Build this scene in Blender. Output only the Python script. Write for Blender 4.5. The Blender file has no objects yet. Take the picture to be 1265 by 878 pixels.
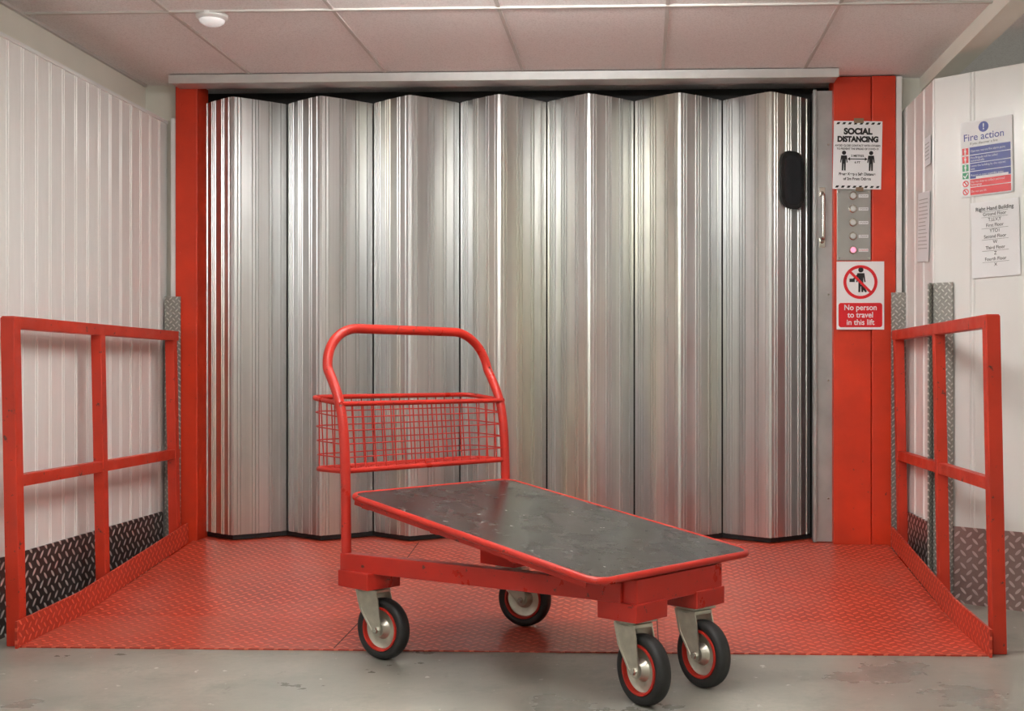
import bpy, math, random
from mathutils import Vector, Matrix
random.seed(4)
scene = bpy.context.scene
scene.view_settings.view_transform = 'Standard'
scene.view_settings.look = 'None'
scene.view_settings.exposure = 0.38

# ------------------------------------------------------------------ node helpers
def newmat(name):
    m = bpy.data.materials.new(name); m.use_nodes = True
    nt = m.node_tree
    return m, nt, nt.nodes['Principled BSDF']
def N(nt, t, **kw):
    n = nt.nodes.new(t)
    for k, v in kw.items(): setattr(n, k, v)
    return n
def math_n(nt, op, a, b=None, clamp=False):
    n = N(nt, 'ShaderNodeMath', operation=op); n.use_clamp = clamp
    for i, v in enumerate((a, b)):
        if v is None: continue
        if isinstance(v, (int, float)): n.inputs[i].default_value = v
        else: nt.links.new(v, n.inputs[i])
    return n.outputs[0]
def mix_n(nt, fac, a, b, blend='MIX'):
    n = N(nt, 'ShaderNodeMix', data_type='RGBA', blend_type=blend)
    for idx, v in ((0, fac), (6, a), (7, b)):
        if isinstance(v, (int, float)): n.inputs[idx].default_value = v
        elif isinstance(v, tuple): n.inputs[idx].default_value = (*v, 1) if len(v) == 3 else v
        else: nt.links.new(v, n.inputs[idx])
    return n.outputs[2]
def noise_n(nt, scale, detail=4, vec=None, rough=.55):
    n = N(nt, 'ShaderNodeTexNoise'); n.inputs['Scale'].default_value = scale
    n.inputs['Detail'].default_value = detail; n.inputs['Roughness'].default_value = rough
    if vec is not None: nt.links.new(vec, n.inputs['Vector'])
    return n.outputs['Fac']
def ramp_n(nt, fac, p0, p1, c0=(0,0,0), c1=(1,1,1)):
    n = N(nt, 'ShaderNodeValToRGB'); nt.links.new(fac, n.inputs[0])
    e = n.color_ramp.elements
    e[0].position = p0; e[0].color = (*c0, 1); e[1].position = p1; e[1].color = (*c1, 1)
    return n.outputs[0]
def geo_pos(nt, scale=(1,1,1)):
    g = N(nt, 'ShaderNodeTexCoord')
    m = N(nt, 'ShaderNodeMapping'); m.inputs['Scale'].default_value = scale
    nt.links.new(g.outputs['Object'], m.inputs['Vector'])
    return m.outputs[0]
def bump_n(nt, bsdf, h, strength=.3, dist=.01):
    b = N(nt, 'ShaderNodeBump'); b.inputs['Strength'].default_value = strength
    b.inputs['Distance'].default_value = dist
    nt.links.new(h, b.inputs['Height']); nt.links.new(b.outputs[0], bsdf.inputs['Normal'])

def plain(name, col, rough=.5, metal=0., var=.08, nscale=8, emit=None, bump=0, coat=0):
    m, nt, b = newmat(name)
    v = noise_n(nt, nscale, 5, geo_pos(nt))
    dark = tuple(c*(1-var*2) for c in col)
    c = mix_n(nt, ramp_n(nt, v, .35, .65), dark, col)
    nt.links.new(c, b.inputs['Base Color'])
    b.inputs['Roughness'].default_value = rough; b.inputs['Metallic'].default_value = metal
    b.inputs['Coat Weight'].default_value = coat
    if emit:
        b.inputs['Emission Color'].default_value = (*emit[0], 1); b.inputs['Emission Strength'].default_value = emit[1]
    if bump: bump_n(nt, b, noise_n(nt, nscale*15, 3, geo_pos(nt)), bump, .002)
    return m

def paint_red(name, col=(.60,.036,.012), chips=.0, rough=.42):
    m, nt, b = newmat(name)
    p = geo_pos(nt)
    v = noise_n(nt, 5, 5, p)
    c = mix_n(nt, ramp_n(nt, v, .3, .7), tuple(x*.74 for x in col), col)
    s = noise_n(nt, 28, 6, p, .7)
    c = mix_n(nt, ramp_n(nt, s, .625+chips, .66+chips), c, (.10,.03,.02))
    nt.links.new(c, b.inputs['Base Color'])
    nt.links.new(ramp_n(nt, noise_n(nt, 12, 4, p), .3, .7, (rough-.08,)*3, (rough+.12,)*3), b.inputs['Roughness'])
    bump_n(nt, b, noise_n(nt, 60, 3, p), .08, .003)
    return m

def tread(name, axes, cell, base, top, rough=.4, metal=0., dirt=None, strength=.7):
    """five-bar / diamond tread plate: alternating lens-shaped lugs, axes = the two object axes of the plate"""
    m, nt, b = newmat(name)
    p = geo_pos(nt)
    sep = N(nt, 'ShaderNodeSeparateXYZ'); nt.links.new(p, sep.inputs[0])
    A, B = sep.outputs[axes[0]], sep.outputs[axes[1]]
    k = 1/(cell*math.sqrt(2))
    u = math_n(nt, 'MULTIPLY', math_n(nt, 'ADD', A, B), k)
    v = math_n(nt, 'MULTIPLY', math_n(nt, 'SUBTRACT', A, B), k)
    fu, fv = math_n(nt, 'FLOOR', u), math_n(nt, 'FLOOR', v)
    ru = math_n(nt, 'SUBTRACT', math_n(nt, 'SUBTRACT', u, fu), .5)
    rv = math_n(nt, 'SUBTRACT', math_n(nt, 'SUBTRACT', v, fv), .5)
    par = math_n(nt, 'FLOORED_MODULO', math_n(nt, 'ADD', fu, fv), 2.0)
    inv = math_n(nt, 'SUBTRACT', 1.0, par)
    def q(x): return math_n(nt, 'MULTIPLY', x, x)
    e1 = math_n(nt, 'ADD', q(math_n(nt, 'DIVIDE', ru, .50)), q(math_n(nt, 'DIVIDE', rv, .17)))
    e2 = math_n(nt, 'ADD', q(math_n(nt, 'DIVIDE', rv, .50)), q(math_n(nt, 'DIVIDE', ru, .17)))
    e = math_n(nt, 'ADD', math_n(nt, 'MULTIPLY', e1, par), math_n(nt, 'MULTIPLY', e2, inv))
    h = math_n(nt, 'SUBTRACT', 1.0, e, clamp=True)
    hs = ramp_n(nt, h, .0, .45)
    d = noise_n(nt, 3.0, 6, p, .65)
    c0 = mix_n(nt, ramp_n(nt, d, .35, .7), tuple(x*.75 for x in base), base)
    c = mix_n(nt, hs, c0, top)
    if dirt:
        c = mix_n(nt, ramp_n(nt, noise_n(nt, 1.7, 7, p, .7), .45, .8), c, dirt)
        c = mix_n(nt, math_n(nt, 'MULTIPLY', ramp_n(nt, noise_n(nt, 6.5, 8, p, .78), .58, .68), .5), c, tuple(x*.45 for x in base))
    nt.links.new(c, b.inputs['Base Color'])
    b.inputs['Roughness'].default_value = rough; b.inputs['Metallic'].default_value = metal
    bump_n(nt, b, hs, strength, .003)
    return m

# ------------------------------------------------------------------ materials
M_red   = paint_red('red_enamel')
M_redt  = paint_red('red_trolley_enamel', (.58,.027,.015), chips=.0, rough=.33)
M_redc  = paint_red('red_column_paint', (.70,.042,.009), chips=.04, rough=.45)
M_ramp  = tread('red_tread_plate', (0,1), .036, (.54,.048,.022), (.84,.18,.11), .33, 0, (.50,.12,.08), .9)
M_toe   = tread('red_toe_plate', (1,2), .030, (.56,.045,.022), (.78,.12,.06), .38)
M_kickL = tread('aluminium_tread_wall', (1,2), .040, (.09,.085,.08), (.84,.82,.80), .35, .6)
M_kickR = tread('aluminium_tread_wall_worn', (0,2), .036, (.32,.21,.19), (.56,.42,.40), .45, .2)
M_guard = tread('aluminium_tread_guard', (0,2), .020, (.34,.34,.31), (.62,.62,.58), .4, .5)
M_guardY= tread('aluminium_tread_guard_side', (1,2), .020, (.34,.34,.31), (.62,.62,.58), .4, .5)
M_black = plain('black_gap', (.012,.012,.012), .6)
M_rubber= plain('black_rubber', (.020,.020,.020), .55, 0, .15, 30)
M_galv  = plain('zinc_plated_steel', (.66,.64,.55), .34, .8, .10, 25)
M_track = plain('galvanised_track', (.72,.73,.72), .40, .6, .05, 12)
M_jamb  = plain('galvanised_jamb', (.46,.47,.465), .42, .7, .08, 9)
M_stain = plain('stainless_plate', (.42,.42,.40), .38, .7, .05, 12)
M_cream = plain('cream_wall_paint', (.84,.82,.73), .6, 0, .03, 3)
M_trim  = plain('white_trim', (.85,.86,.84), .4, 0, .02)
M_paper = plain('white_paper', (.86,.87,.88), .6, 0, .01)
M_ink   = plain('black_ink', (.01,.01,.01), .6, 0, 0)
M_sred  = plain('sign_red', (.68,.010,.018), .35, 0, .01)
M_blue  = plain('sign_blue', (.01,.025,.25), .35, 0, .01)
M_green = plain('sign_green', (.01,.28,.11), .35, 0, .01)
M_tape  = plain('brown_tape', (.30,.20,.12), .4)
M_brass = plain('brushed_steel', (.7,.68,.62), .25, 1.0)
M_glass = plain('dark_window_glass', (.03,.032,.036), .12, 0, .0)
M_pink  = plain('lit_button', (.9,.25,.35), .3, 0, 0, emit=((1,.25,.4), .9))
M_tbar  = plain('ceiling_t_bar', (.60,.57,.54), .4, 0, .02)
M_lamp  = plain('lamp_diffuser', (.9,.9,.88), .4, 0, 0, emit=((1.0,.985,.95), 30.0))
M_lens  = plain('lamp_lens', (.9,.9,.9), .2, 0, 0, emit=((1,1,1), .2))

def wallmat():
    m, nt, b = newmat('white_wall_panel')
    s = noise_n(nt, 2.2, 6, geo_pos(nt, (1,1,.35)), .6)
    c = mix_n(nt, ramp_n(nt, s, .35, .7), (.85,.855,.835), (.79,.785,.76))
    nt.links.new(c, b.inputs['Base Color']); b.inputs['Roughness'].default_value = .24
    bump_n(nt, b, noise_n(nt, 3, 3, geo_pos(nt, (1,3,.6))), .15, .02)
    return m
M_wallp = wallmat()

def doormat_():
    m, nt, b = newmat('galvanised_door_metal')
    big = noise_n(nt, 1.0, 3, geo_pos(nt, (16,16,.22)), .5)
    fine = noise_n(nt, 1.0, 3, geo_pos(nt, (140,140,.5)), .6)
    cloud = noise_n(nt, 2.2, 5, geo_pos(nt, (1,1,.5)), .6)
    warm = noise_n(nt, 1.0, 2, geo_pos(nt, (3.1,.1,.25)), .5)
    c = mix_n(nt, ramp_n(nt, big, .35, .65), (.58,.59,.59), (.75,.76,.755))
    c = mix_n(nt, math_n(nt, 'MULTIPLY', ramp_n(nt, warm, .52, .64), .6), c, (.75,.73,.56))
    c = mix_n(nt, math_n(nt, 'MULTIPLY', ramp_n(nt, fine, .45, .7), .3), c, (.50,.50,.495))
    c = mix_n(nt, math_n(nt, 'MULTIPLY', ramp_n(nt, cloud, .5, .8), .5), c, (.44,.44,.44))
    nt.links.new(c, b.inputs['Base Color'])
    b.inputs['Metallic'].default_value = .93
    nt.links.new(ramp_n(nt, big, .3, .7, (.29,)*3, (.37,)*3), b.inputs['Roughness'])
    return m
M_door = doormat_()

def floormat():
    m, nt, b = newmat('grey_concrete_floor')
    p = geo_pos(nt)
    a = noise_n(nt, 1.7, 8, p, .62); f = noise_n(nt, 40, 5, p, .7); s = noise_n(nt, 4.3, 8, p, .76)
    c = mix_n(nt, ramp_n(nt, a, .34, .66), (.22,.22,.19), (.42,.40,.345))
    c = mix_n(nt, ramp_n(nt, f, .42, .78), c, (.30,.30,.26))
    c = mix_n(nt, math_n(nt, 'MULTIPLY', ramp_n(nt, s, .50, .66), .55), c, (.19,.205,.175))
    c = mix_n(nt, math_n(nt, 'MULTIPLY', ramp_n(nt, noise_n(nt, 11, 8, geo_pos(nt, (1,.35,1)), .8), .60, .68), .5), c, (.15,.14,.12))
    c = mix_n(nt, ramp_n(nt, noise_n(nt, 22, 3, p), .69, .72), c, (.58,.58,.54))
    nt.links.new(c, b.inputs['Base Color'])
    nt.links.new(ramp_n(nt, a, .3, .7, (.22,)*3, (.42,)*3), b.inputs['Roughness'])
    bump_n(nt, b, f, .10, .004)
    return m
M_floor = floormat()

def tilemat():
    m, nt, b = newmat('ceiling_tile')
    p = geo_pos(nt)
    f = noise_n(nt, 130, 4, p, .8); g = noise_n(nt, 1.2, 3, p)
    c = mix_n(nt, ramp_n(nt, f, .36, .52), (.72,.69,.68), (.93,.915,.905))
    c = mix_n(nt, math_n(nt, 'MULTIPLY', ramp_n(nt, g, .3, .7), .3), c, (.84,.82,.81))
    nt.links.new(c, b.inputs['Base Color']); b.inputs['Roughness'].default_value = .6
    bump_n(nt, b, f, .35, .003)
    return m
M_tile = tilemat()

def plymat():
    m, nt, b = newmat('phenolic_deck')
    p = geo_pos(nt)
    a = noise_n(nt, 3.5, 8, p, .7); st = noise_n(nt, 1, 5, geo_pos(nt, (4,45,4)), .7)
    c = mix_n(nt, ramp_n(nt, a, .35, .7), (.016,.014,.013), (.050,.044,.039))
    c = mix_n(nt, ramp_n(nt, st, .58, .72), c, (.10,.088,.078))
    c = mix_n(nt, ramp_n(nt, noise_n(nt, 30, 2, p), .72, .735), c, (.65,.63,.6))
    nt.links.new(c, b.inputs['Base Color'])
    b.inputs['Specular IOR Level'].default_value = .32
    nt.links.new(ramp_n(nt, a, .3, .7, (.20,)*3, (.34,)*3), b.inputs['Roughness'])
    return m
M_ply = plymat()

# ------------------------------------------------------------------ geometry helpers
def link(o, parent=None):
    scene.collection.objects.link(o)
    if parent is not None: o.parent = parent
    return o
def mesh_obj(name, verts, faces, mat, parent=None, smooth=False):
    me = bpy.data.meshes.new(name); me.from_pydata([tuple(v) for v in verts], [], faces); me.update()
    me.materials.append(mat)
    if smooth:
        for p in me.polygons: p.use_smooth = True
    return link(bpy.data.objects.new(name, me), parent)
def bevel(o, w, seg=2):
    m = o.modifiers.new('b', 'BEVEL'); m.width = w; m.segments = seg; m.limit_method = 'ANGLE'
    return o
def box(name, x0, x1, y0, y1, z0, z1, mat, parent=None, bev=0):
    v = [(x,y,z) for x in (x0,x1) for y in (y0,y1) for z in (z0,z1)]
    f = [(0,1,3,2),(4,6,7,5),(0,4,5,1),(2,3,7,6),(0,2,6,4),(1,5,7,3)]
    o = mesh_obj(name, v, f, mat, parent)
    if bev: bevel(o, bev)
    return o
def beam(name, p0, p1, w, h, mat, parent=None, bev=.003, up=(0,0,1)):
    p0, p1 = Vector(p0), Vector(p1); d = (p1-p0).normalized(); up = Vector(up)
    s = d.cross(up)
    if s.length < .2: s = d.cross(Vector((0,1,0)))
    s.normalize(); t = s.cross(d).normalized()
    v = []
    for p in (p0, p1):
        for a, b_ in ((-1,-1),(1,-1),(1,1),(-1,1)): v.append(p + s*a*w/2 + t*b_*h/2)
    f = [(0,1,2,3),(7,6,5,4),(0,4,5,1),(1,5,6,2),(2,6,7,3),(3,7,4,0)]
    o = mesh_obj(name, v, f, mat, parent)
    if bev: bevel(o, bev)
    return o
def fillet(pts, r, n=8, closed=False):
    pts = [Vector(p) for p in pts]; out = []
    L = len(pts)
    for i, p in enumerate(pts):
        if not closed and i in (0, L-1): out.append(p); continue
        a, c = pts[(i-1) % L], pts[(i+1) % L]
        u, v = (a-p).normalized(), (c-p).normalized()
        ang = u.angle(v)
        if ang > 3.1: out.append(p); continue
        rr = r[i] if isinstance(r, (list, tuple)) else r
        t = min(rr/math.tan(ang/2), (a-p).length*.49, (c-p).length*.49)
        s, e = p+u*t, p+v*t
        for k in range(n+1):
            q = k/n
            out.append(s*(1-q)**2 + p*2*q*(1-q) + e*q*q)
    return out
def tube(name, pts, rad, mat, parent=None, closed=False, res=6):
    cu = bpy.data.curves.new(name, 'CURVE'); cu.dimensions = '3D'
    sp = cu.splines.new('POLY'); sp.points.add(len(pts)-1)
    for i, p in enumerate(pts): sp.points[i].co = (*p, 1)
    sp.use_cyclic_u = closed; cu.bevel_depth = rad; cu.bevel_resolution = res; cu.use_fill_caps = True
    tmp = bpy.data.objects.new('tmp', cu); scene.collection.objects.link(tmp)
    dg = bpy.context.evaluated_depsgraph_get(); dg.update()
    me = bpy.data.meshes.new_from_object(tmp.evaluated_get(dg))
    bpy.data.objects.remove(tmp); bpy.data.curves.remove(cu)
    me.name = name; me.materials.clear(); me.materials.append(mat)
    for p in me.polygons: p.use_smooth = True
    return link(bpy.data.objects.new(name, me), parent)
def multi_wire(name, segs, rad, mat, parent=None):
    """many straight wires as one mesh"""
    V, F = [], []
    for a, b_ in segs:
        a, b_ = Vector(a), Vector(b_); d = (b_-a).normalized()
        s = d.orthogonal().normalized(); t = d.cross(s)
        k = len(V)
        for p in (a, b_):
            for j in range(6):
                an = j*math.pi/3; V.append(p + (s*math.cos(an)+t*math.sin(an))*rad)
        for j in range(6):
            F.append((k+j, k+(j+1) % 6, k+6+(j+1) % 6, k+6+j))
    return mesh_obj(name, V, F, mat, parent, True)
def lathe(name, prof, mat, parent=None, seg=48):
    """prof: (radius, axial) pairs, axis = local Y"""
    V, F = [], []
    n = len(prof)
    for i in range(seg):
        a = 2*math.pi*i/seg
        for r, y in prof: V.append((r*math.cos(a), y, r*math.sin(a)))
    for i in range(seg):
        for j in range(n-1):
            F.append((i*n+j, ((i+1) % seg)*n+j, ((i+1) % seg)*n+j+1, i*n+j+1))
    o = mesh_obj(name, V, F, mat, parent, True)
    m = o.modifiers.new('e', 'EDGE_SPLIT'); m.split_angle = math.radians(40)
    return o
def prism(name, outline, d0, d1, mat, parent=None, plane='XZ'):
    """extrude a 2-D outline"""
    n = len(outline)
    if plane == 'XZ': V = [(x, d0, z) for x, z in outline] + [(x, d1, z) for x, z in outline]
    else: V = [(x, y, d0) for x, y in outline] + [(x, y, d1) for x, y in outline]
    F = [tuple(range(n)), tuple(range(2*n-1, n-1, -1))] + [(i, n+i, n+(i+1) % n, (i+1) % n) for i in range(n)]
    return mesh_obj(name, V, F, mat, parent)
def disc(name, cx, cz, r, y, mat, parent, th=.0008, n=32):
    return prism(name, [(cx+r*math.cos(2*math.pi*i/n), cz+r*math.sin(2*math.pi*i/n)) for i in range(n)], y, y-th, mat, parent)
def ring(name, cx, cz, r0, r1, y, mat, parent, n=40):
    V, F = [], []
    for i in range(n):
        a = 2*math.pi*i/n
        for r in (r0, r1):
            V.append((cx+r*math.cos(a), y, cz+r*math.sin(a)))
    for i in range(n):
        j = (i+1) % n; F.append((2*i, 2*i+1, 2*j+1, 2*j))
    return mesh_obj(name, V, F, mat, parent)
def text(name, s, cx, cz, size, y, mat, parent, align='CENTER', bold=0.0, sx=1.0):
    cu = bpy.data.curves.new(name, 'FONT'); cu.body = s; cu.size = size
    cu.align_x = align; cu.align_y = 'CENTER'; cu.offset = bold; cu.materials.append(mat)
    o = bpy.data.objects.new(name, cu); o.location = (cx, y, cz); o.rotation_euler = (math.pi/2, 0, 0)
    o.scale = (sx, 1, 1)
    return link(o, parent)
def empty(name, loc=(0,0,0), rz=0., ry=0.):
    e = bpy.data.objects.new(name, None); e.empty_display_size = .1
    e.location = loc; e.rotation_euler = (0, ry, rz)
    return link(e)
def group(name, loc, parts):
    e = empty(name, loc)
    inv = Matrix.Translation(Vector(loc)).inverted()
    for p in parts: p.parent = e; p.matrix_parent_inverse = inv
    return e

# ------------------------------------------------------------------ ROOM
CEIL = 2.31
box('floor', -2.6, 3.0, -1.7, 5.95, -.08, 0, M_floor)
def ribbed(name, p0, p1, z0, z1, mat, outward, pitch=.105, rib=.004):
    """vertical sheet from p0 to p1 (xy) with paired raised ribs; outward = unit xy normal into the room"""
    p0, p1, nrm = Vector(p0), Vector(p1), Vector(outward)
    d = (p1-p0); L = d.length; d.normalize()
    prof = [(0, 0)]
    s = pitch*.5
    while s < L-.03:
        for k in (0, .016):
            prof += [(s+k, 0), (s+k+.002, rib), (s+k+.006, rib), (s+k+.008, 0)]
        s += pitch
    prof.append((L, 0))
    V, F = [], []
    n = len(prof)
    for z in (z0, z1):
        for a, h in prof:
            q = p0 + d*a + nrm*h; V.append((q.x, q.y, z))
    for i in range(n-1): F.append((i, i+1, n+i+1, n+i))
    b0, b1 = p0 - nrm*.03, p1 - nrm*.03
    k = len(V); V += [(b0.x,b0.y,z0),(b1.x,b1.y,z0),(b1.x,b1.y,z1),(b0.x,b0.y,z1)]
    F.append((k, k+1, k+2, k+3))
    F.append((0, k, k+3, n)); F.append((n-1, 2*n-1, k+2, k+1))
    F.append(tuple([n+i for i in range(n)] + [k+2, k+3]))
    return mesh_obj(name, V, F, mat)
WL = -2.25
ribbed('wall_left', (WL, -1.6), (WL, 5.70), 0, 2.12, M_wallp, (1, 0), .105, .0022)
box('trim_1', WL-.035, WL+.006, -1.6, 5.70, 2.12, 2.135, M_trim)
box('wall_left_frieze', -2.48, -2.36, -1.6, 5.72, 0, CEIL, M_cream)
box('baseboard_left', WL+.003, WL+.010, -1.6, 5.63, 0, .285, M_kickL)
box('wall_back_left', -2.48, -2.13, 5.72, 5.80, 0, CEIL, M_cream)
box('wall_back_right', 1.10, 3.0, 5.72, 5.80, 0, CEIL, M_cream)
box('trim_2', 1.182, 1.206, 5.64, 5.715, .15, CEIL-.01, M_trim)
box('trim_3', -2.215, -2.192, 5.66, 5.715, .0, 2.14, M_trim)
box('wall_back_shaft', -2.48, 3.0, 5.90, 5.95, 0, CEIL, M_black)
ribbed('wall_right_return', (1.22, 5.70), (1.22, 5.07), 0, 2.15, M_wallp, (-1, 0), .17, .003)
dx, dy = .7625, -.647
P0 = Vector((1.22, 5.07)); P1 = P0 + Vector((dx, dy))*1.85
ribbed('wall_right_splay', P0, P1, 0, 2.15, M_wallp, (-.647, -.7625), .30, .003)
box('wall_right', P1.x, P1.x+.08, -1.6, P1.y, 0, CEIL, M_cream)
box('wall_front', -2.48, 3.0, -1.75, -1.6, 0, CEIL, M_cream)
splay = empty('baseboard_right', (P0.x, P0.y, 0), math.atan2(dy, dx))
box('kick_plate', .0, 1.84, -.008, -.001, 0, .31, M_kickR, splay)
box('baseboard_right_return', 1.209, 1.217, 5.13, 5.59, 0, .31, M_kickL)
# steel tread corner guards (wall trim)
g = empty('trim_6', (P0.x, P0.y, 0), math.atan2(dy, dx))
box('guard_face', 0, .085, -.016, -.010, 0.0, 1.305, M_guard, g)
box('guard_return', -.0105, -.004, -.045, .0, 0, 1.305, M_guardY, g)
box('trim_7', 1.150, 1.215, 5.60, 5.606, .0, 1.303, M_guard)
box('trim_8', -2.235, -2.160, 5.635, 5.641, .0, 1.295, M_guard)
# ceiling
box('ceiling', -2.48, 1.31, -1.75, 5.95, CEIL, CEIL+.05, M_tile)
box('ceiling_side', 1.31, 3.0, -1.75, 5.95, CEIL+.001, CEIL+.05, M_tile)
bars = []
for i, x in enumerate([-1.79, -1.16, -.53, .105, .745]):
    bars.append(box('t_bar', x-.007, x+.007, -1.6, 5.7, CEIL-.005, CEIL, M_tbar))
for y in (4.55, 3.35, 2.15, .95):
    bars.append(box('t_bar', -2.36, 1.31, y-.009, y+.009, CEIL-.007, CEIL, M_tbar))
bars.append(box('t_bar', -2.36, -2.345, -1.6, 5.7, CEIL-.012, CEIL, M_tbar))
for y in (4.7, 3.5): bars.append(box('t_bar', 1.40, 3.0, y-.008, y+.008, CEIL-.005, CEIL, M_tbar))
group('trim_4', (-.5, 3, CEIL), bars)
box('ceiling_beam', 1.305, 1.40, -1.6, 5.715, 2.245, CEIL+.0, M_cream)

# ------------------------------------------------------------------ LIFT FRONT
parts = [box('column_post_left', -2.190, -2.085, 5.65, 5.80, .0, 2.305, M_redc, bev=.004),
         box('column_panel_right', .897, 1.068, 5.655, 5.80, .0, 2.305, M_redc, bev=.003),
         box('column_edge_right', 1.071, 1.180, 5.645, 5.80, .0, 2.305, M_redc, bev=.004)]
for z in (.5, 1.0, 1.5, 2.0, 2.2):
    for x in (-2.168, 1.16):
        b_ = lathe('bolt', [(0,-.003),(.005,-.003),(.006,0)], M_redc); b_.location = (x, 5.645 if x > 0 else 5.65, z); parts.append(b_)
group('lift_door_frame', (0, 5.72, 0), parts)
tr = [box('track_face', -2.165, .897, 5.50, 5.505, 2.266, 2.306, M_track, bev=.002),
      box('track_channel', -2.165, .897, 5.505, 5.645, 2.274, 2.306, M_track)]
group('lift_door_track', (-.63, 5.6, 2.28), tr)

# concertina shutter door
VY, RY = 5.815, 5.648
def half(p, q, fr, bow=.005):
    """profile from p to q: slightly bowed slats with small raised seams"""
    p, q = Vector(p), Vector(q); d = q-p; L = d.length; d.normalize(); n = Vector((d.y, -d.x))
    if n.y > 0: n = -n
    out = [p]
    for f in fr:
        s = f*L; b_ = n*bow*math.sin(math.pi*f)
        out += [p+d*(s-.0042)+b_, p+d*(s-.002)+n*.0045+b_, p+d*(s+.002)+n*.0045+b_, p+d*(s+.0042)+b_]
    out.append(q)
    return out
X0, X1, NB = -2.125, .815, 7
W = (X1-X0)/NB
def sheet(name, prof, z0, z1, mat):
    V = [(p.x, p.y, z) for z in (z0, z1) for p in prof]; n = len(prof)
    return mesh_obj(name, V, [(i, i+1, n+i+1, n+i) for i in range(n-1)], mat)
dparts = []
for i in range(NB):
    xl, xr, xm = X0+i*W+.004, X0+(i+1)*W-.004, X0+(i+.5)*W
    prof = [Vector((xl+.006, VY+.03)), Vector((xl, VY+.02))]
    prof += half((xl, VY), (xm-.009, RY), [.08,.14,.20,.38,.44,.50,.72,.78,.94])
    prof += [Vector((xm-.006, RY-.004)), Vector((xm+.006, RY-.004))]
    prof += half((xm+.009, RY), (xr, VY), [.06,.12,.34,.40,.46,.66,.72,.90])
    prof += [Vector((xr, VY+.02)), Vector((xr-.006, VY+.03))]
    dparts.append(sheet('folding_leaf_pair', prof, .172, 2.236, M_door))
dparts.append(box('hinge_shadow_sheet', X0, X1, VY+.045, VY+.05, .15, 2.25, M_black))
foot = []
for i in range(NB):
    foot += [Vector((X0+i*W, VY)), Vector((X0+i*W+W*.5, RY+.004))]
foot.append(Vector((X1, VY)))
dparts.append(sheet('foot_seal', foot, .150, .173, M_black))
dparts.append(box('leading_jamb', .812, .897, 5.70, 5.76, .15, 2.25, M_jamb))
dparts.append(box('leading_jamb_lip', .806, .822, 5.672, 5.70, .15, 2.25, M_jamb, bev=.002))
for z in (.35,.9,1.3,2.0): 
    d_ = lathe('jamb_screw', [(0,-.002),(.004,-.002),(.005,0)], M_brass); d_.location = (.88,5.70,z); dparts.append(d_)
rx, ry, vx, vy = X0+6.5*W+.008, RY, X1, VY
wd = Vector((vx-rx, vy-ry))
ww = empty('vision_window_mount', (rx+wd.x*.47, ry+wd.y*.47, 0), math.atan2(wd.y, wd.x))
def rrect(cx, cz, w, h, r, n=8):
    o = []
    for sx, sz, a0 in ((1,1,0),(-1,1,90),(-1,-1,180),(1,-1,270)):
        for k in range(n+1):
            a = math.radians(a0+90*k/n)
            o.append((cx+sx*(w/2-r)+r*math.cos(a) if False else cx+sx*(w/2-r)+r*math.cos(a), cz+sz*(h/2-r)+r*math.sin(a)))
    return o
prism('window_gasket', rrect(0, 1.838, .150, .270, .058), -.016, .005, M_rubber, ww)
prism('window_glass', rrect(0, 1.838, .110, .232, .042), -.0175, -.0162, M_glass, ww)
dparts.append(ww)
dparts.append(tube('pull_handle', fillet([(.850,5.70,1.775),(.850,5.662,1.76),(.850,5.662,1.56),(.850,5.70,1.545)], .015), .009, M_brass))
dparts.append(box('handle_plate_top', .836,.864,5.694,5.70,1.755,1.80,M_brass, bev=.001))
dparts.append(box('handle_plate_foot', .836,.864,5.694,5.70,1.52,1.565,M_brass, bev=.001))
dr = empty('door_1', (0, 5.72, 0)); inv = Matrix.Translation((0,-5.72,0))
for p in dparts: p.parent = dr; p.matrix_parent_inverse = inv

# ------------------------------------------------------------------ RAMP
RX0, RX1 = -2.103, 1.145
pro = [(4.045,.005),(4.50,.020),(5.640,.145)]
V, F = [], []
for x in (RX0, RX1):
    for y, z in pro: V.append((x,y,z))
    for y, z in pro: V.append((x,y,.0005))
for i in range(2):
    F += [(i, 6+i, 7+i, i+1), (3+i, 4+i, 10+i, 9+i), (i, i+1, 4+i, 3+i), (6+i, 9+i, 10+i, 7+i)]
F += [(0, 3, 9, 6), (2, 8, 11, 5)]
mesh_obj('lift_ramp_plate', V, F, M_ramp)
box('trim_5', -2.083, .895, 5.641, 5.88, .0005, .146, M_ramp)
sm = []
for x in (-1.03, .065):
    sm.append(beam('seam', (x,4.06,.0065),(x,4.50,.0213),.003,.001,M_black,bev=0))
    sm.append(beam('seam', (x,4.50,.0213),(x,5.635,.1455),.003,.001,M_black,bev=0))
group('ramp_seams', (-.5,4.8,.1), sm)

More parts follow.
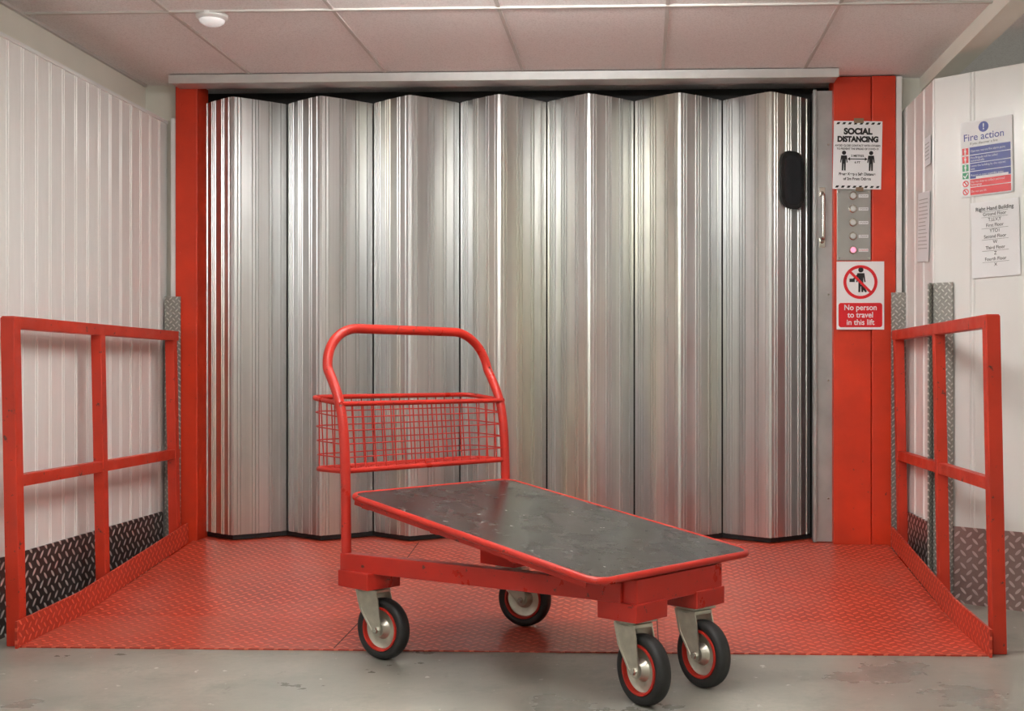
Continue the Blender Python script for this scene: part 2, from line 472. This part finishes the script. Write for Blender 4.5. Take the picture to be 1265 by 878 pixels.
def railing(name, x, lean, yn, ym, yf, s):
    T = 1.125
    def P(y, z): return (x + lean*(1-z/1.1), y, z)
    ps = [beam('front_post', P(yn, 0.0), P(yn, T), .048, .048, M_red, up=(0,1,0)),
          beam('middle_post', P(ym, 0), P(ym, T), .042, .042, M_red, up=(0,1,0)),
          beam('end_post', P(yf, 0), P(yf, T), .042, .042, M_red, up=(0,1,0)),
          beam('top_rail', P(yn-.02, T-.018), P(yf+.04, T-.018), .044, .044, M_red),
          beam('mid_rail', P(yn, .562), P(yf+.04, .562), .036, .042, M_red)]
    pts = [(4.03,.0),(4.5,.018),(5.59,.143)]
    V, F = [], []
    xb = x + lean + s*.025
    if s < 0: xb -= .013
    for xx in (xb, xb+s*.008):
        for y, z in pts: V += [(xx,y,z),(xx,y,z+.092)]
    n = 6
    for b_ in (0, n):
        for i in (0, 2): F.append((b_+i, b_+i+2, b_+i+3, b_+i+1))
    for i in (0, 2): F += [(i+1, i+3, n+i+3, n+i+1), (i, n+i, n+i+2, i+2)]
    F += [(0,1,n+1,n), (4,n+4,n+5,5)]
    ps.append(mesh_obj('toe_plate', V, F, M_toe))
    return group(name, (x, 4.8, 0), ps)
railing('guard_railing', -2.160, .022, 4.09, 4.765, 5.52, 1)
railing('guard_railing.001', 1.172, .022, 4.10, 4.815, 5.55, -1)

# ------------------------------------------------------------------ SIGNS ON COLUMN
e = empty('social_distancing_notice', (1.004, 5.643, 1.939)); e.rotation_euler = (0, math.radians(1.2), 0)
box('sheet', -.111,.111,-.002,-.001,-.157,.157, M_paper, e)
for s in (1, -1):
    for k in range(8):
        x = -.100+k*.0265; z = s*.146
        prism('hazard_stripe', [(x,z-.005),(x+.013,z-.005),(x+.019,z+.005),(x+.006,z+.005)], -.0021, -.0025, M_ink, e)
text('line_a', 'SOCIAL', 0, .108, .038, -.003, M_ink, e, bold=.0022)
text('line_b', 'DISTANCING', 0, .072, .034, -.003, M_ink, e, bold=.0022, sx=.92)
text('line_c', 'AVOID CLOSE CONTACT WITH OTHERS', 0, .043, .0125, -.003, M_ink, e, bold=.0003, sx=.9)
text('line_d', 'TO PREVENT THE SPREAD OF COVID-19', 0, .028, .0125, -.003, M_ink, e, bold=.0003, sx=.85)
def person(x, z, s, mat, par, y=-.0028):
    disc('head', x, z+.040*s, .0095*s, y, mat, par)
    prism('body', [(x-.013*s,z+.028*s),(x+.013*s,z+.028*s),(x+.017*s,z-.004*s),(x+.013*s,z-.006*s),(x+.009*s,z+.014*s),(x+.009*s,z-.042*s),(x+.002*s,z-.042*s),(x+.0005*s,z-.010*s),(x-.0005*s,z-.010*s),(x-.002*s,z-.042*s),(x-.009*s,z-.042*s),(x-.009*s,z+.014*s),(x-.013*s,z-.006*s),(x-.017*s,z-.004*s)], y, y-.0005, mat, par)
person(-.062, -.030, 1.0, M_ink, e); person(.062, -.030, 1.0, M_ink, e)
box('arrow', -.040,.040,-.0032,-.0026,-.020,-.016, M_ink, e)
prism('arrow_l', [(-.046,-.018),(-.034,-.010),(-.034,-.026)], -.0026, -.0032, M_ink, e)
prism('arrow_r', [(.046,-.018),(.034,-.026),(.034,-.010)], -.0026, -.0032, M_ink, e)
text('arrow_t', '2 METRES', 0, -.004, .014, -.003, M_ink, e, bold=.0003)
text('arrow_u', '6 FT', 0, -.034, .014, -.003, M_ink, e, bold=.0003)
text('line_e', 'Please Keep a Safe Distance', 0, -.088, .0175, -.003, M_ink, e, bold=.0005, sx=.85)
text('line_f', 'of 2m From Others', 0, -.110, .0175, -.003, M_ink, e, bold=.0005, sx=.9)
box('tape', -.02,.025,-.004,-.0025,.148,.17, M_tape, e); box('tape_lower', -.005,.03,-.004,-.0025,-.166,-.148, M_tape, e)

e = empty('lift_call_panel', (.989, 5.655, 1.62))
box('plate', -.078,.078,-.004,0,-.165,.165, M_stain, e, .002)
for i, z in enumerate((.133,.073,.010,-.053,-.117)):
    r = lathe('button_bezel', [(.013,0),(.019,0),(.019,-.006),(.016,-.009),(.013,-.009)], M_brass, e); r.location = (-.004,-.004,z)
    r = lathe('button', [(0,-.010),(.012,-.009),(.0135,-.004)], M_pink if i == 4 else M_track, e); r.location = (-.004,-.004,z)
    box('label', .022,.066,-.0055,-.004,z-.008,z+.006, M_paper, e)
    text('floor_name', ['4','3','2','1','G'][i]+' FLOOR', .044, z-.001, .0095, -.006, M_ink if i < 4 else M_sred, e)
for x in (-.068,.068):
    for z in (-.155,.150): disc('screw', x, z, .004, -.004, M_brass, e)

e = empty('no_passengers_sign', (1.017, 5.643, 1.292))
box('plate', -.109,.109,-.003,-.001,-.157,.157, M_paper, e, .001)
person(.002, .068, 1.25, M_ink, e, -.0034)
prism('striding_leg', [(-.004,.05),(.012,.05),(.030,.018),(.022,.014)], -.0034,-.0038, M_ink, e)
prism('arm', [(-.012,.100),(-.034,.078),(-.030,.070),(-.010,.088)], -.0034,-.0038, M_ink, e)
box('carried_box', -.050,-.026,-.0038,-.0034,.062,.078, M_ink, e)
ring('prohibition_ring', 0, .062, .064, .078, -.0042, M_sred, e)
c, s = math.cos(math.radians(-45)), math.sin(math.radians(-45))
prism('prohibition_bar', [(x*c-z*s, .062+x*s+z*c) for x, z in ((-.068,-.006),(.068,-.006),(.068,.006),(-.068,.006))], -.0043, -.0046, M_sred, e)
prism('red_block', rrect(0, -.090, .200, .112, .012), -.0031, -.0036, M_sred, e)
for i, t in enumerate(('No person', 'to travel', 'in this lift')):
    text('wording', t, 0, -.056-i*.034, .036, -.004, M_paper, e, bold=.0006, sx=.95)

# ------------------------------------------------------------------ SIGNS ON SPLAYED WALL
def on_splay(name, s, z, tilt=0):
    q = P0 + Vector((dx, dy))*s + Vector((-.647,-.7625))*.0055
    e = empty(name, (q.x, q.y, z)); e.rotation_euler = (0, math.radians(tilt), math.atan2(dy, dx)); return e
e = on_splay('fire_action_sign', .226, 1.800, -1)
box('plate', -.108,.108,-.003,0,-.152,.152, M_paper, e)
disc('blue_disc', -.01, .122, .021, -.0031, M_blue, e); text('bang', '!', -.01, .122, .036, -.0045, M_paper, e, bold=.0006)
text('title', 'Fire action', -.01, .085, .040, -.004, M_blue, e, bold=.0003)
text('subtitle', 'If you discover a fire', -.01, .060, .014, -.004, M_ink, e)
lines = ['Operate nearest fire alarm point', 'Fire Brigade will be called\nautomatically', 'Leave the building by the nearest\nexit', 'Report to your assembly point', 'Do not stop to collect personal\nbelongings', 'Do not use lift']
icons = [M_sred, M_sred, M_green, M_green, M_paper, M_paper]
z = .046
for i, t in enumerate(lines):
    h = .032 if i != 3 else .030
    box('band', -.070,.100,-.0036,-.003, z-h+.002, z, M_blue if i < 4 else M_sred, e)
    text('band_text', t, -.066, z-h/2, .0115, -.004, M_paper, e, 'LEFT', sx=.95)
    box('icon', -.102,-.076,-.0036,-.003, z-h+.004, z-.001, icons[i], e)
    if i > 3:
        ring('icon_ring', -.089, z-h/2+.001, .009, .013, -.0040, M_sred, e)
        prism('icon_bar', [(-.097,z-h/2+.009),(-.094,z-h/2+.012),(-.081,z-h/2-.007),(-.084,z-h/2-.010)], -.004,-.0042, M_sred, e)
    elif i == 3:
        prism('tick', [(-.099,z-h/2),(-.096,z-h/2+.004),(-.091,z-h/2-.003),(-.081,z-h/2+.011),(-.078,z-h/2+.008),(-.091,z-h/2-.010)], -.0037,-.004, M_paper, e)
    else:
        person(-.089, z-h/2, .28, M_paper, e, -.0038)
    z -= h+.001
box('assembly_box', -.045,.090,-.0043,-.004,-.083,-.073, M_paper, e)
e = on_splay('floor_directory_notice', .262, 1.470, -1.5)
box('sheet', -.100,.100,-.0015,0,-.152,.152, M_paper, e)
rows = ['Right Hand Building','Ground Floor','T,U,V,Y','First Floor','YTO1','Second Floor','W','Third Floor','Z','Fourth Floor','X']
for i, t in enumerate(rows):
    text('row', t, 0, .122-i*.0225, .022 if i == 0 else .019, -.003, M_ink, e, bold=.0002 if i == 0 else 0, sx=.9)
    if i in (0,1,3,5,7,9): box('underline', -.055,.055,-.0028,-.0022,.110-i*.0225,.1108-i*.0225, M_ink, e)
e = empty('wall_notice', (1.2145, 5.25, 1.56)); e.rotation_euler = (0, math.radians(5), math.radians(-90))
box('sheet', -.105,.105,-.0015,0,-.148,.148, M_paper, e)
for i in range(14): box('print_line', -.085,.085-random.random()*.05,-.0022,-.0016,.115-i*.016,.118-i*.016, M_stain, e)
e = empty('wall_notice.001', (1.2140, 5.17, 1.87), math.radians(-90))
box('sheet', -.05,.05,-.0015,0,-.06,.06, M_paper, e)
for i in range(5): box('print_line', -.04,.03,-.0022,-.0016,.03-i*.016,.033-i*.016, M_stain, e)

# ------------------------------------------------------------------ TROLLEY (local: x forwards, y across, z up)
TR = empty('platform_trolley', (-.958, 3.937, 0), math.radians(-39.28))
WT = .73
hl = [Vector((0,0,.300)), Vector((-.004,0,.62)), Vector((-.018,0,.78)), Vector((-.045,0,.86)), Vector((-.085,0,.925))]
R_ = .145
cz_, top = .945, 1.086
for k in range(0, 13):
    a = math.radians(90*k/12)
    zz = cz_ + (top-cz_)*math.sin(a)
    hl.append(Vector((-.100-.030*math.sin(a), R_*(1-math.cos(a)), zz)))
hl += [Vector((p.x, WT-p.y, p.z)) for p in reversed(hl)]
def smooth(pts, it=2):
    for _ in range(it):
        q = [pts[0]]
        for a, b_ in zip(pts[:-1], pts[1:]): q += [a*.75+b_*.25, a*.25+b_*.75]
        q.append(pts[-1]); pts = q
    return pts
tube('handle_loop', smooth(hl), .0165, M_redt, TR)
# tilted deck
dx0, dx1, z0, z1 = .015, 1.095, .540, .378
L = math.hypot(dx1-dx0, z0-z1)
dk = bpy.data.objects.new('deck_frame', None); link(dk, TR); dk.location = (dx0, 0, z0); dk.rotation_euler = (0, math.atan2(z0-z1, dx1-dx0), 0)
prism('deck_board', rrect(L/2, WT/2, L-.012, WT-.012, .045), -.014, .002, M_ply, dk, plane='XY')
tube('deck_edge', [(x, y, -.006) for x, y in rrect(L/2, WT/2, L, WT, .05)], .0105, M_redt, dk, closed=True)
for xx in (.06, .40, .75): beam('deck_bearer', (xx, .02, -.028), (xx, WT-.02, -.028), .035, .026, M_redt, dk)
for yy in (.012, WT-.012): beam('deck_angle', (.02, yy, -.022), (L-.05, yy, -.022), .006, .022, M_redt, dk, bev=0)
for y0, y1 in ((.0, .175), (WT, WT-.175)):
    beam('chassis_rail', (-.012, y0, .318), (1.04, y1, .318), .040, .058, M_redt, TR)
box('front_crossbeam', 1.02, 1.094, .165, .570, .283, .358, M_redt, TR, .003)
box('front_post_left', .99, 1.06, .20, .24, .345, .372, M_redt, TR); box('front_post_right', .99, 1.06, .49, .53, .345, .372, M_redt, TR)
for y0, y1 in ((.155,.295),(.435,.575)):
    box('castor_block_front', .955, 1.100, y0, y1, .238, .290, M_redt, TR, .003)
box('castor_block_rear', -.02, .135, .0-.02, .115, .238, .292, M_redt, TR, .003)
box('castor_block_rear_b', -.02, .155, WT-.115, WT+.02, .238, .292, M_redt, TR, .003)
# wire basket behind the handle posts
bt, bb, BD, bk = .832, .612, -.200, .852
def bask(zf, zb, x1, xf=-.020):
    return fillet([(xf,-.004,zf),(x1,0.0,zb),(x1,WT,zb),(xf,WT+.004,zf)], [0,.05,.05,0], 6)
tube('basket_rim', bask(bt, bk, BD), .0085, M_redt, TR); tube('basket_rim_low', bask(bb, bb, BD+.02), .0085, M_redt, TR)
tube('basket_front_rim', [(-.024,0,bt),(-.024,WT,bt)], .0085, M_redt, TR)
tube('basket_front_rim_low', [(-.006,0,bb),(-.006,WT,bb)], .0085, M_redt, TR)
segs = []
n = 17
for i in range(1, n):
    y = WT*i/n
    segs += [((BD,y,bk),(BD+.02,y,bb)), ((BD+.02,y,bb),(-.006,y,bb)), ((-.024,y,bt),(-.006,y,bb))]
for k in range(1, 5):
    q = k/5
    zf = bt-(bt-bb)*q; zb = bk-(bk-bb)*q; xb = BD+.02*q; xf = -.024+.018*q
    segs.append(((xf,0,zf),(xf,WT,zf)))
    tube('basket_wire', bask(zf, zb, xb, xf), .0022, M_redt, TR, res=2)
for k in range(1, 4):
    x = -.020+(BD+.03)*k/4
    segs += [((x,0,bt+.004*k),(x,0,bb)), ((x,WT,bt+.004*k),(x,WT,bb)), ((x,0,bb),(x,WT,bb))]
multi_wire('basket_mesh', segs, .0022, M_redt, TR)

def castor(px, py, wdir, zb=0., ztop=.238):
    """px,py pivot (trolley frame); wdir world heading of wheel plane in degrees"""
    c = bpy.data.objects.new('castor', None); link(c, TR); c.location = (px, py, 0)
    c.rotation_euler = (0, 0, math.radians(wdir+39.28))
    R = .100; cz = zb+R; t = .045
    box('top_plate', -.052,.052,-.045,.045, ztop-.006, ztop, M_galv, c, .002)
    r = lathe('swivel_race', [(0,0),(.036,0),(.040,.006),(.034,.014),(0,.014)], M_galv, c); r.rotation_euler = (math.pi/2,0,0); r.location = (0,0,ztop-.019)
    for s in (-1, 1):
        yy = s*.033
        prism('fork_leg', [(-.040,ztop-.012),(.042,ztop-.012),(.052,ztop-.045),(t+.018,cz+.004),(t+.012,cz-.014),(t-.004,cz-.020),(t-.018,cz-.006),(-.022,ztop-.075)], yy-.002, yy+.002, M_galv, c)
        prism('fork_flange', [(-.044,ztop-.012),(-.036,ztop-.012),(-.016,ztop-.078),(t-.016,cz-.004),(t-.024,cz-.002),(-.026,ztop-.074)], yy-s*.010, yy+s*.004, M_galv, c)
    box('fork_crown', -.044,.046,-.035,.035, ztop-.022, ztop-.010, M_galv, c, .003)
    w = bpy.data.objects.new('wheel', None); link(w, c); w.location = (t, 0, cz)
    lathe('tyre', [(.070,-.017),(.078,-.0225),(.090,-.023),(.097,-.018),(.100,-.008),(.100,.008),(.097,.018),(.090,.023),(.078,.0225),(.070,.017)], M_rubber, w, 64)
    lathe('rim_ring', [(.073,-.0165),(.071,-.0225),(.065,-.0225),(.062,-.010),(.062,.010),(.065,.0225),(.071,.0225),(.073,.0165)], M_redt, w, 64)
    lathe('rim_disc', [(.064,-.012),(.058,-.007),(.034,-.006),(.026,-.016),(.022,-.026),(.0,-.026)], M_galv, w, 48)
    lathe('rim_disc_back', [(.064,.012),(.058,.007),(.034,.006),(.026,.016),(.022,.026),(.0,.026)], M_galv, w, 48)
    lathe('axle_nut', [(0,-.045),(.009,-.045),(.011,-.042),(.011,-.035),(.006,-.035),(.006,.035),(.011,.035),(.011,.042),(.009,.045),(0,.045)], M_brass, w, 6)
castor(.050, .070, -30)
castor(.090, .680, -20, .0175)
castor(1.035, .220, -50)
castor(1.045, .490, -50)

# ------------------------------------------------------------------ LAMPS (suspended linear fluorescents, lit all round)
def batten(name, cx, cy, lx, ly, drop=.15):
    e = empty(name, (cx, cy, CEIL))
    box('diffuser', -lx/2, lx/2, -ly/2, ly/2, -drop-.05, -drop, M_lamp, e)
    for sx in (-1, 1):
        box('end_cap', sx*lx/2-.012, sx*lx/2+.012, -ly/2-.005, ly/2+.005, -drop-.055, -drop+.005, M_trim, e, .002)
        box('hanger', sx*lx*.35-.004, sx*lx*.35+.004, -.004, .004, -drop, 0, M_trim, e)
batten('fluorescent_ceiling_lamp', -.40, 3.95, 1.4, .09, .068)
batten('fluorescent_ceiling_lamp', -.40, 2.4, 1.3, .10, .12)
batten('fluorescent_ceiling_lamp', -.40, .2, 1.3, .09)
e = empty('emergency_light', (-1.64, 4.60, CEIL))
r = lathe('base', [(0,0),(.060,0),(.060,-.012),(.045,-.022),(0,-.022)], M_trim, e); r.rotation_euler = (math.pi/2,0,0); r.location=(0,0,-.001)
r = lathe('lens', [(0,-.020),(.030,-.018),(.045,-.008),(.048,0)], M_lens, e); r.rotation_euler = (math.pi/2,0,0); r.location = (0,0,-.022)

w = bpy.data.worlds.new('World'); scene.world = w; w.use_nodes = True
w.node_tree.nodes['Background'].inputs[0].default_value = (1,.97,.92,1)
w.node_tree.nodes['Background'].inputs[1].default_value = .3

# ------------------------------------------------------------------ CAMERA
cam = bpy.data.cameras.new('camera'); co = bpy.data.objects.new('camera', cam); scene.collection.objects.link(co)
co.location = (0, 0, .93); co.rotation_euler = (math.pi/2, 0, math.atan(.04))
cam.sensor_width = 36; cam.lens = 36*1500/1265
cam.shift_x = -(730-632.5)/1265; cam.shift_y = (462-439)/1265
cam.clip_start = .05
scene.camera = co
